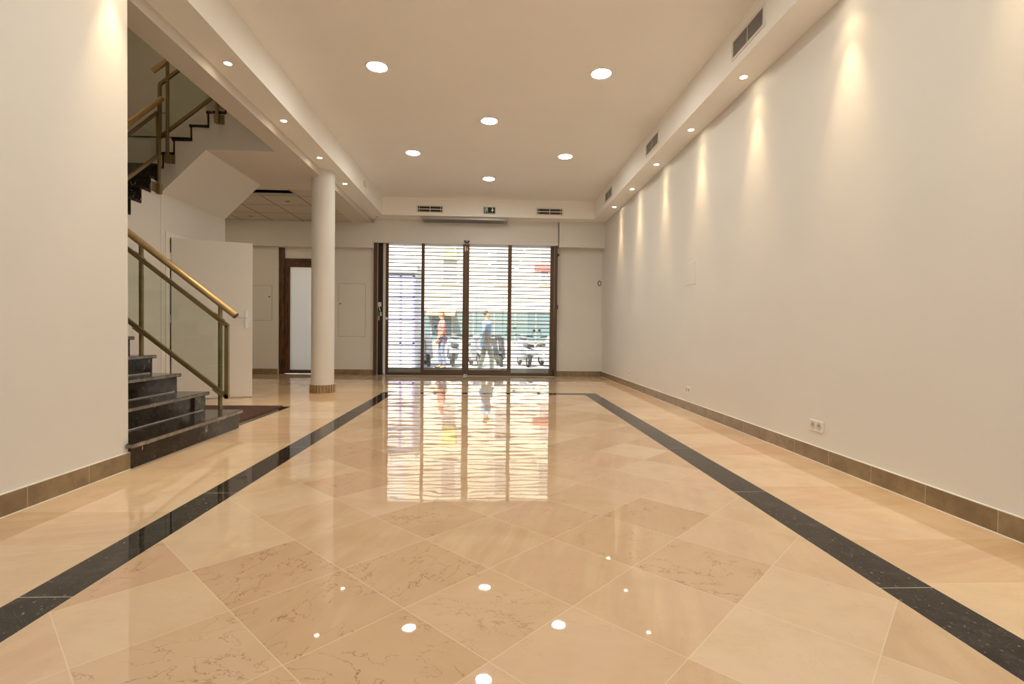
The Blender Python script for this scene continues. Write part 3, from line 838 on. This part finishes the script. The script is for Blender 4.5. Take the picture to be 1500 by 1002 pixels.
# wall panels
def panel(x0, x1, z0, z1, knob, label):
    o = thing('access_panel', label, 'access panel', ((x0 + x1) / 2, YB, z0), 'access panels in the back wall')
    f = MB(); y = YB; g_ = .006
    f.box(x0, x0 + g_, y - .0035, y, z0, z1); f.box(x1 - g_, x1, y - .0035, y, z0, z1); f.box(x0, x1, y - .0035, y, z0, z0 + g_); f.box(x0, x1, y - .0035, y, z1 - g_, z1)
    f.build('shadow_gap', mat('panel_gap', (.30, .26, .21), .7), o)
    MB().box(x0 + g_, x1 - g_, y - .003, y, z0 + g_, z1 - g_).build('panel_door', M['wall'], o)
    MB().cyl((knob, y - .009, (z0 + z1) / 2 + .13), (knob, y - .002, (z0 + z1) / 2 + .13), .014, seg=14).build('lock', M['black_plastic'], o)
panel(-3.165, -2.605, .80, 1.91, -3.125, 'flush white access panel in the wall right of the column')
panel(-5.10, -4.53, 1.115, 1.845, -4.585, 'flush white access panel left of the brown glazed door')
wp = thing('access_panel', 'small flush white access panel on the right wall', 'access panel', (XR, 6.04, 1.52))
MB().box(XR - .009, XR, 5.90, 6.175, 1.52, 1.785, .002).build('panel_door', M['wall'], wp)
MB().box(XR - .0025, XR - .0005, 5.892, 6.183, 1.512, 1.793).build('panel_frame', M['white_plastic'], wp)

# sockets on the right wall
def sockets(ys_, zc, label):
    o = thing('power_socket', label, 'power socket', (XR, sum(ys_) / len(ys_), zc), 'sockets along the right wall')
    a0, a1 = min(ys_) - .041, max(ys_) + .041
    MB().box(XR - .010, XR, a0, a1, zc - .041, zc + .041, .003).build('plate', M['white_plastic'], o)
    for yv in ys_:
        w = MB()
        prof = [(.030, -.0115), (.028, -.0115), (.0195, -.0115), (.0185, -.0105), (.0185, -.0102), (0.0001, -.0102)]
        w.lathe([(r, zz) for r, zz in prof], (0, 0, 0), 24)
        w.b.transform(Matrix.Translation((XR, yv, zc)) @ Matrix.Rotation(PI / 2, 4, 'Y'))
        sk = w.build('socket_well', mat('socket_grey', (.60, .57, .52), .4), o, True)
        hl = MB()
        for dy in (-.009, .009):
            hl.cyl((XR - .0108, yv + dy, zc), (XR - .0100, yv + dy, zc), .0035, seg=10)
        hl.cyl((XR - .012, yv, zc + .010), (XR - .0098, yv, zc + .010), .005, seg=10)
        hl.build('pin_holes', M['black_plastic'], sk)
sockets((3.665, 3.595), .260, 'white double wall socket on the right wall, nearest the viewer')
sockets((6.09, 6.02), .250, 'white double wall socket on the right wall, middle of three')
sockets((8.63,), .250, 'white single wall socket near the back of the right wall')

# recessed detectors in the tile ceiling
for i, (x, y, lab) in enumerate(((-3.53, 9.07, 'small recessed ceiling spot in the tile ceiling, just past the missing tile'), (-4.72, 10.32, 'small recessed ceiling spot in the tile ceiling, left back'), (-3.48, 10.28, 'small recessed ceiling spot in the tile ceiling, beside the column'))):
    o = thing('tile_spotlight', lab, 'spotlight', (x, y, ZL), 'unlit spots in the tile ceiling')
    MB().lathe([(.035, 0), (.037, -.004), (.048, -.003), (.05, 0)], (x, y, ZL), 20).build('trim_ring', M['grey_metal'], o, True)
    MB().disc((x, y, ZL - .002), .036, 20).build('lamp', M['black_plastic'], o, recalc=False)
# ------------------------------------------------------------------ the street outside
GZ = -.20
struct('pavement', MB().box(-40, 40, 11.15, 20.5, GZ - .2, GZ), mat('paving', srgb(190, 186, 182), .7, noise=.08, nscale=3), 'pale paved square outside the doors', 'pavement')
struct('road', MB().box(-40, 40, 20.5, 36.5, GZ - .3, GZ - .1), mat('asphalt', srgb(150, 148, 148), .8, noise=.1, nscale=2), 'grey street beyond the parked scooters', 'road')
struct('sidewalk', MB().box(-40, 40, 36.5, 60, GZ - .3, GZ + .02), mat('sidewalk', srgb(190, 180, 168), .8), 'far sidewalk in front of the shops', 'sidewalk')
M['stucco_white'] = mat('white_stucco', (.80, .79, .77), .8, noise=.03, nscale=1.2)
M['stucco_cream'] = mat('cream_stucco', (.80, .70, .55), .8, noise=.04, nscale=1.2)
M['stucco_pink'] = mat('pale_pink_stucco', (.80, .66, .54), .8, noise=.04, nscale=1.2)
M['stone_trim'] = mat('stone_trim', (.78, .74, .66), .7)
M['shutter_wood'] = mat('grey_shutters', srgb(215, 205, 190), .7)
M['window_dark'] = mat('window_glass', srgb(176, 168, 160), .15)
M['shop_glass'] = mat('shop_glass', srgb(112, 130, 132), .2)
M['shop_frame'] = mat('shop_frame', srgb(150, 150, 145), .5)
M['orange'] = mat('orange_fabric', srgb(235, 175, 130), .8)
M['red'] = mat('red_paint', srgb(215, 120, 110), .5)
M['yellow'] = mat('yellow_paint', srgb(238, 225, 150), .5)
M['lilac'] = mat('lilac_frame', srgb(176, 168, 215), .5)
def building(x0, x1, y, h, wallm, label, wins, shop=True):
    o = thing('apartment_building', label, 'building', ((x0 + x1) / 2, y, GZ))
    MB().box(x0, x1, y, y + 8, GZ, h).build('wall', wallm, o)
    MB().box(x0, x1, y - .25, y, h - .5, h - .1).build('cornice', M['stone_trim'], o)
    MB().box(x0, x1, y - .08, y, 3.55, 3.8).build('string_course', M['stone_trim'], o)
    for wx in wins:
        for zz in (4.6, 8.7, 12.4):
            if zz + 2.4 > h: continue
            f = MB(); f.box(wx - .62, wx - .5, y - .06, y, zz, zz + 2.5); f.box(wx + .5, wx + .62, y - .06, y, zz, zz + 2.5); f.box(wx - .62, wx + .62, y - .06, y, zz + 2.5, zz + 2.62); f.box(wx - .68, wx + .68, y - .14, y, zz - .1, zz)
            wf = f.build('window', M['stone_trim'], o)
            MB().box(wx - .5, wx + .5, y - .03, y - .005, zz, zz + 2.5).build('pane', M['window_dark'], wf)
            bl = MB()
            for s_ in (-1, 1):
                bl.box(wx + s_ * .62, wx + s_ * 1.1, y - .05, y - .01, zz, zz + 2.5)
            bl.build('shutters', M['shutter_wood'], wf)
    if shop:
        MB().box(x0 + .3, x1 - .3, y - .04, y, GZ + .5, 2.35).build('shop_window', M['shop_glass'], o)
        fm_ = MB(); xx = x0 + .3
        while xx < x1 - .2:
            fm_.box(xx, xx + .10, y - .08, y - .02, GZ + .1, 2.4); xx += 1.55
        fm_.box(x0 + .3, x1 - .3, y - .08, y - .02, 2.35, 2.45); fm_.box(x0 + .3, x1 - .3, y - .08, y - .02, 1.65, 1.70)
        fm_.build('shop_frame', M['shop_frame'], o)
        MB().box(x0 + .2, x1 - .2, y - .14, y, 2.5, 3.1).build('fascia_board', M['stone_trim'], o)
    return o
building(-30, -6.2, 38, 16, M['stucco_white'], 'white apartment block across the street behind the left glass leaf', [-8.2, -11.4, -14.6])
building(-6.2, 5.6, 38, 15.2, M['stucco_cream'], 'cream apartment block across the street, straight behind the sliding leaves', [-2.95, .98, 4.3])
building(5.6, 30, 38, 16.5, M['stucco_pink'], 'pale pink block across the street behind the right door jamb', [7.4, 10.4, 13.4])
o = MB().box(-3.45, -2.4, 37.82, 37.99, 6.2, 7.5, .02).build('sign_board', M['yellow'], base=(-2.9, 37.9, 6.2)); tag(o, 'blank yellow sign board on the cream facade across the street', 'sign')
o = MB().box(3.3, 4.7, 37.8, 37.99, 5.55, 6.0, .02).build('sign_board', M['red'], base=(4, 37.9, 5.55)); tag(o, 'small red sign board on the cream facade across the street', 'sign')
o = thing('awning', 'orange shop awning over the shop windows across the street', 'awning', (-3.6, 37.4, 2.3))
MB().prism([(-4.6, 37.9, 2.55), (-4.6, 36.9, 2.2), (-4.6, 36.9, 2.05), (-4.6, 36.93, 2.05), (-4.6, 36.93, 2.18), (-4.6, 37.9, 2.50)], (2.1, 0, 0)).build('canopy', M['orange'], o)
MB().cyl((-4.5, 37.9, 2.1), (-4.5, 36.95, 2.17), .02, seg=8).build('arm', M['shop_frame'], o)
MB().cyl((-2.6, 37.9, 2.1), (-2.6, 36.95, 2.17), .02, seg=8).build('arm', M['shop_frame'], o)
# white kiosk
kx0, kx1, ky = -3.75, -2.18, 15.0
ks = thing('kiosk', 'white kiosk with lilac frames behind the leftmost glass leaf', 'kiosk', ((kx0 + kx1) / 2, ky + .7, GZ))
MB().box(kx0, kx1, ky, ky + 1.4, GZ, 2.62).build('body', M['stucco_white'], ks)
MB().box(kx0 - .1, kx1 + .08, ky - .1, ky + 1.5, 2.62, 2.86, .02).build('roof', M['stone_trim'], ks)
f = MB()
for xx in (kx0, -3.42, -3.05, -2.62, kx1 - .06):
    f.box(xx, xx + .06, ky - .02, ky, GZ + .1, 2.55)
for zz in (.55, 1.25, 1.9, 2.5):
    f.box(kx0, kx1, ky - .02, ky, zz, zz + .05)
f.build('frame', M['lilac'], ks)

# parked scooters
def torus(mb, c, R_, r_, seg=20, ms_=8):
    rings = []
    for i in range(seg):
        a0 = 2 * PI * i / seg; ring = []
        for j in range(ms_):
            b0 = 2 * PI * j / ms_
            rr = R_ + r_ * math.cos(b0)
            ring.append(mb.b.verts.new((c[0] + r_ * math.sin(b0), c[1] + rr * math.cos(a0), c[2] + rr * math.sin(a0))))
        rings.append(ring)
    for i in range(seg):
        for j in range(ms_):
            mb.b.faces.new((rings[i][j], rings[(i + 1) % seg][j], rings[(i + 1) % seg][(j + 1) % ms_], rings[i][(j + 1) % ms_]))
def scooter(paint):
    o = thing('scooter', 'x', 'scooter', (0, 0, 0))
    for yy in (-.62, .62):
        w_ = MB(); torus(w_, (0, yy, .23), .175, .055); wo = w_.build('wheel', M['rubber'], o, True)
        MB().cyl((-.03, yy, .23), (.03, yy, .23), .13, seg=16).build('rim', M['alu'], wo)
    b = MB()
    b.prism([(-.15, .78, .42), (-.15, .62, .62), (-.15, .05, .66), (-.15, -.02, .34), (-.15, -.30, .30), (-.15, -.30, .20), (-.15, .10, .20), (-.15, .40, .28)], (.30, 0, 0), .03)
    b.build('body', paint, o, True)
    MB().prism([(-.19, -.30, .26), (-.19, -.50, .95), (-.19, -.54, .95), (-.19, -.36, .24)], (.38, 0, 0), .015).build('leg_shield', paint, o)
    MB().prism([(-.05, -.48, .50), (-.05, -.86, .42), (-.05, -.80, .50), (-.05, -.50, .56)], (.10, 0, 0), .01).build('mudguard', paint, o)
    MB().cyl((-.03, -.62, .23), (-.03, -.48, .98), .025, seg=10).build('fork', M['grey_metal'], o)
    MB().cyl((-.33, -.43, 1.02), (.33, -.43, 1.02), .018, seg=10).build('handlebar', M['black_plastic'], o)
    MB().box(-.11, .11, -.58, -.42, .93, 1.06, .03).build('headlight', paint, o)
    MB().prism([(-.13, .70, .65), (-.13, .60, .76), (-.13, .10, .76), (-.13, .02, .68)], (.26, 0, 0), .03).build('seat', M['black_plastic'], o, True)
    for s_ in (-1, 1):
        MB().cyl((s_ * .26, -.43, 1.02), (s_ * .34, -.46, 1.22), .007, seg=8).sphere((s_ * .35, -.46, 1.25), .055, (1, .25, .75), 10).build('mirror', M['black_plastic'], o)
    return o
paints = [mat('scooter_%s' % n, c, .3) for n, c in (('white', (.7, .7, .7)), ('grey', (.34, .35, .38)), ('black', (.09, .09, .10)), ('silver', (.45, .46, .5)))]
protos = [scooter(p) for p in paints]
pn = ['white', 'grey', 'black', 'silver']
ords = ['leftmost', 'second from the left', 'third from the left', 'fourth from the left', 'fifth from the left', 'sixth from the left', 'seventh from the left', 'eighth from the left', 'ninth from the left', 'rightmost']
used = set()
for i in range(10):
    kx = [0, 1, 3, 2, 1, 0, 3, 1, 2, 0][i]
    o = protos[kx] if kx not in used else copy_tree(protos[kx]); used.add(kx)
    o.location = (-2.05 + i * .80, 17.0 + [0, .15, -.1, .2, .05, -.15, .1, 0, .2, -.05][i], GZ)
    o.rotation_euler = (0, math.radians(-6), math.radians([12, 6, 15, 4, 10, 14, 5, 12, 8, 3][i] + (180 if i % 3 == 1 else 0)))
    tag(o, '%s scooter in the parked row outside, %s' % (pn[kx], ords[i]), 'scooter', 'parked scooters')

# pedestrians
def skinned(name, pts, edges, material, parent, sub=1, root=0):
    me = bpy.data.meshes.new(name); keys = list(pts)
    idx = {k: i for i, k in enumerate(keys)}
    me.from_pydata([pts[k][0] for k in keys], [(idx[a_], idx[b_]) for a_, b_ in edges], []); me.update()
    o = bpy.data.objects.new(name, me); COL.objects.link(o); o.parent = parent; me.materials.append(material)
    md = o.modifiers.new('skin', 'SKIN'); md.use_smooth_shade = True
    if not me.skin_vertices: bpy.context.view_layer.objects.active = o
    sv = me.skin_vertices[0].data if me.skin_vertices else None
    for i, k in enumerate(keys):
        r = pts[k][1]; sv[i].radius = (r, r) if not isinstance(r, tuple) else r
        sv[i].use_root = (i == root)
    s_ = o.modifiers.new('sub', 'SUBSURF'); s_.levels = sub; s_.render_levels = sub
    return o
SKIN = mat('skin', srgb(205, 150, 122), .5)
def person(x, y, yaw, label, shirt, trousers, hair, stride=.16, scale=1.0):
    o = thing('person', label, 'person', (x, y, GZ), rz=yaw); o.scale = (scale,) * 3
    P_ = {}
    P_['pelvis'] = ((0, 0, .93), .13); P_['waist'] = ((0, 0, 1.08), .115); P_['chest'] = ((0, .01, 1.28), .135); P_['collar'] = ((0, .0, 1.42), .085)
    P_['neck'] = ((0, .005, 1.48), .052); P_['skull'] = ((0, .015, 1.56), .076); P_['crown'] = ((0, .01, 1.64), .078); P_['top'] = ((0, .0, 1.70), .045)
    P_['nose'] = ((0, .105, 1.575), .014)
    E_ = [('pelvis', 'waist'), ('waist', 'chest'), ('chest', 'collar'), ('collar', 'neck'), ('neck', 'skull'), ('skull', 'crown'), ('crown', 'top'), ('skull', 'nose')]
    for s_, n in ((-1, 'l'), (1, 'r')):
        f_ = stride * s_
        P_[n + 'hip'] = ((.095 * s_, 0, .88), .088); P_[n + 'knee'] = ((.10 * s_, f_ * .55 + .03, .49), .056); P_[n + 'ank'] = ((.10 * s_, f_ - .03, .09), .036); P_[n + 'toe'] = ((.115 * s_, f_ + .14, .035), .030)
        E_ += [('pelvis', n + 'hip'), (n + 'hip', n + 'knee'), (n + 'knee', n + 'ank'), (n + 'ank', n + 'toe')]
        P_[n + 'sho'] = ((.18 * s_, 0, 1.39), .058); P_[n + 'elb'] = ((.235 * s_, -f_ * .45 - .03, 1.12), .042); P_[n + 'wri'] = ((.235 * s_, -f_ * .9 + .10, .90), .027); P_[n + 'palm'] = ((.232 * s_, -f_ * .9 + .13, .83), .030)
        E_ += [('collar', n + 'sho'), (n + 'sho', n + 'elb'), (n + 'elb', n + 'wri'), (n + 'wri', n + 'palm')]
        for q, (dy_, L_) in enumerate(((.03, .075), (.012, .085), (-.006, .08), (-.022, .065))):
            P_[n + 'f%d' % q] = ((.228 * s_, -f_ * .9 + .14 + dy_, .83 - L_), .009); E_.append((n + 'palm', n + 'f%d' % q))
        P_[n + 'th'] = ((.205 * s_, -f_ * .9 + .175, .80), .010); E_.append((n + 'palm', n + 'th'))
    skinned('body', P_, E_, SKIN, o)
    S_ = {k: (P_[k][0], P_[k][1] + .014) for k in ('pelvis', 'waist', 'chest', 'collar', 'lsho', 'rsho')}
    S_['hem'] = ((0, 0, .86), .145)
    for n in 'lr':
        a_, b_ = Vector(P_[n + 'sho'][0]), Vector(P_[n + 'elb'][0]); S_[n + 'slv'] = (tuple(a_.lerp(b_, .8)), .062)
    skinned('shirt', S_, [('hem', 'pelvis'), ('pelvis', 'waist'), ('waist', 'chest'), ('chest', 'collar'), ('collar', 'lsho'), ('collar', 'rsho'), ('lsho', 'lslv'), ('rsho', 'rslv')], shirt, o, root=0)
    T_ = {'pelvis': ((0, 0, .95), .138)}
    E2 = []
    for n in 'lr':
        T_[n + 'hip'] = (P_[n + 'hip'][0], .100); T_[n + 'knee'] = (P_[n + 'knee'][0], .072); T_[n + 'hem'] = ((P_[n + 'ank'][0][0], P_[n + 'ank'][0][1], .10), .060)
        E2 += [('pelvis', n + 'hip'), (n + 'hip', n + 'knee'), (n + 'knee', n + 'hem')]
    skinned('trousers', T_, E2, trousers, o)
    for n in 'lr':
        a_ = P_[n + 'ank'][0]; b_ = P_[n + 'toe'][0]
        skinned('shoe', {'heel': ((a_[0], a_[1] - .04, .045), .042), 'mid': ((a_[0], a_[1] + .06, .045), .044), 'toe': ((b_[0], b_[1] + .02, .035), .034)}, [('heel', 'mid'), ('mid', 'toe')], M['rubber'], o)
    skinned('hair', {'back': ((0, -.045, 1.58), .062), 'up': ((0, -.02, 1.68), .074), 'front': ((0, .045, 1.715), .042)}, [('back', 'up'), ('up', 'front')], hair, o)
    for s_ in (-1, 1):
        e_ = MB().sphere((.03 * s_, .083, 1.60), .011, (1, .6, .8), 8).sphere((.078 * s_, .0, 1.59), .022, (.35, .7, 1.2), 8)
        me = bpy.data.meshes.new('eye_and_ear'); e_.b.to_mesh(me); e_.b.free(); me.materials.append(SKIN)
        q_ = bpy.data.objects.new('ear', me); COL.objects.link(q_); q_.parent = o
    return o
person(-.08, 13.4, math.radians(-70), 'person in a light blue shirt and beige trousers walking past outside', mat('blue_cloth', srgb(158, 192, 226), .8), mat('beige_cloth', srgb(220, 212, 186), .8), mat('dark_hair', srgb(50, 38, 32), .6), scale=.98)
person(-1.42, 15.4, math.radians(100), 'person in a red top standing outside near the scooters', mat('red_cloth', srgb(226, 150, 140), .8), mat('grey_cloth', srgb(140, 145, 165), .8), mat('ginger_hair', srgb(190, 110, 60), .6), stride=.05, scale=1.0)
# ------------------------------------------------------------------ world, sun, camera
w = bpy.data.worlds.new('sky'); SC.world = w; w.use_nodes = True
nt = w.node_tree; nt.nodes.clear()
sky = nt.nodes.new('ShaderNodeTexSky'); sky.sky_type = 'NISHITA'; sky.sun_disc = False
sky.sun_elevation = math.radians(52); sky.sun_rotation = math.radians(200); sky.air_density = 1.2; sky.dust_density = 2.0
bg = nt.nodes.new('ShaderNodeBackground'); bg.inputs[1].default_value = .42
ow = nt.nodes.new('ShaderNodeOutputWorld')
nt.links.new(sky.outputs[0], bg.inputs[0]); nt.links.new(bg.outputs[0], ow.inputs[0])
sl_ = bpy.data.lights.new('sun', 'SUN'); sl_.energy = 12.5; sl_.angle = math.radians(.6); sl_.color = (1.0, .95, .86)
so = bpy.data.objects.new('sun', sl_); COL.objects.link(so)
so.rotation_euler = Vector((.22, .58, -.78)).to_track_quat('-Z', 'Y').to_euler()

F_PX, YAW, PITCH, ROLL, CH = 747.37, math.radians(2.5414), math.radians(-1.0439), math.radians(.6634), .9191
cy, sy, cp, sp_ = math.cos(YAW), math.sin(YAW), math.cos(PITCH), math.sin(PITCH)
fw = Vector((sy * cp, cy * cp, sp_)); rt = Vector((cy, -sy, 0)); up = rt.cross(fw)
r2_ = math.cos(ROLL) * rt + math.sin(ROLL) * up; u2_ = -math.sin(ROLL) * rt + math.cos(ROLL) * up
cam = bpy.data.cameras.new('camera'); co_ = bpy.data.objects.new('camera', cam); COL.objects.link(co_)
cam.sensor_fit = 'HORIZONTAL'; cam.sensor_width = 36; cam.lens = F_PX / 1500 * 36; cam.clip_start = .05; cam.clip_end = 400
co_.matrix_world = Matrix(((r2_.x, u2_.x, -fw.x, 0), (r2_.y, u2_.y, -fw.y, 0), (r2_.z, u2_.z, -fw.z, CH), (0, 0, 0, 1)))
SC.camera = co_
vs = SC.view_settings
vs.view_transform = 'Standard'; vs.look = 'None'; vs.exposure = -0.10; vs.gamma = 1.0; vs.use_curve_mapping = False
cy_ = SC.cycles
cy_.use_denoising = True; cy_.max_bounces = 10; cy_.diffuse_bounces = 6; cy_.glossy_bounces = 4; cy_.transparent_max_bounces = 12
cy_.caustics_reflective = False; cy_.caustics_refractive = False; cy_.sample_clamp_indirect = 6.0; cy_.use_light_tree = True
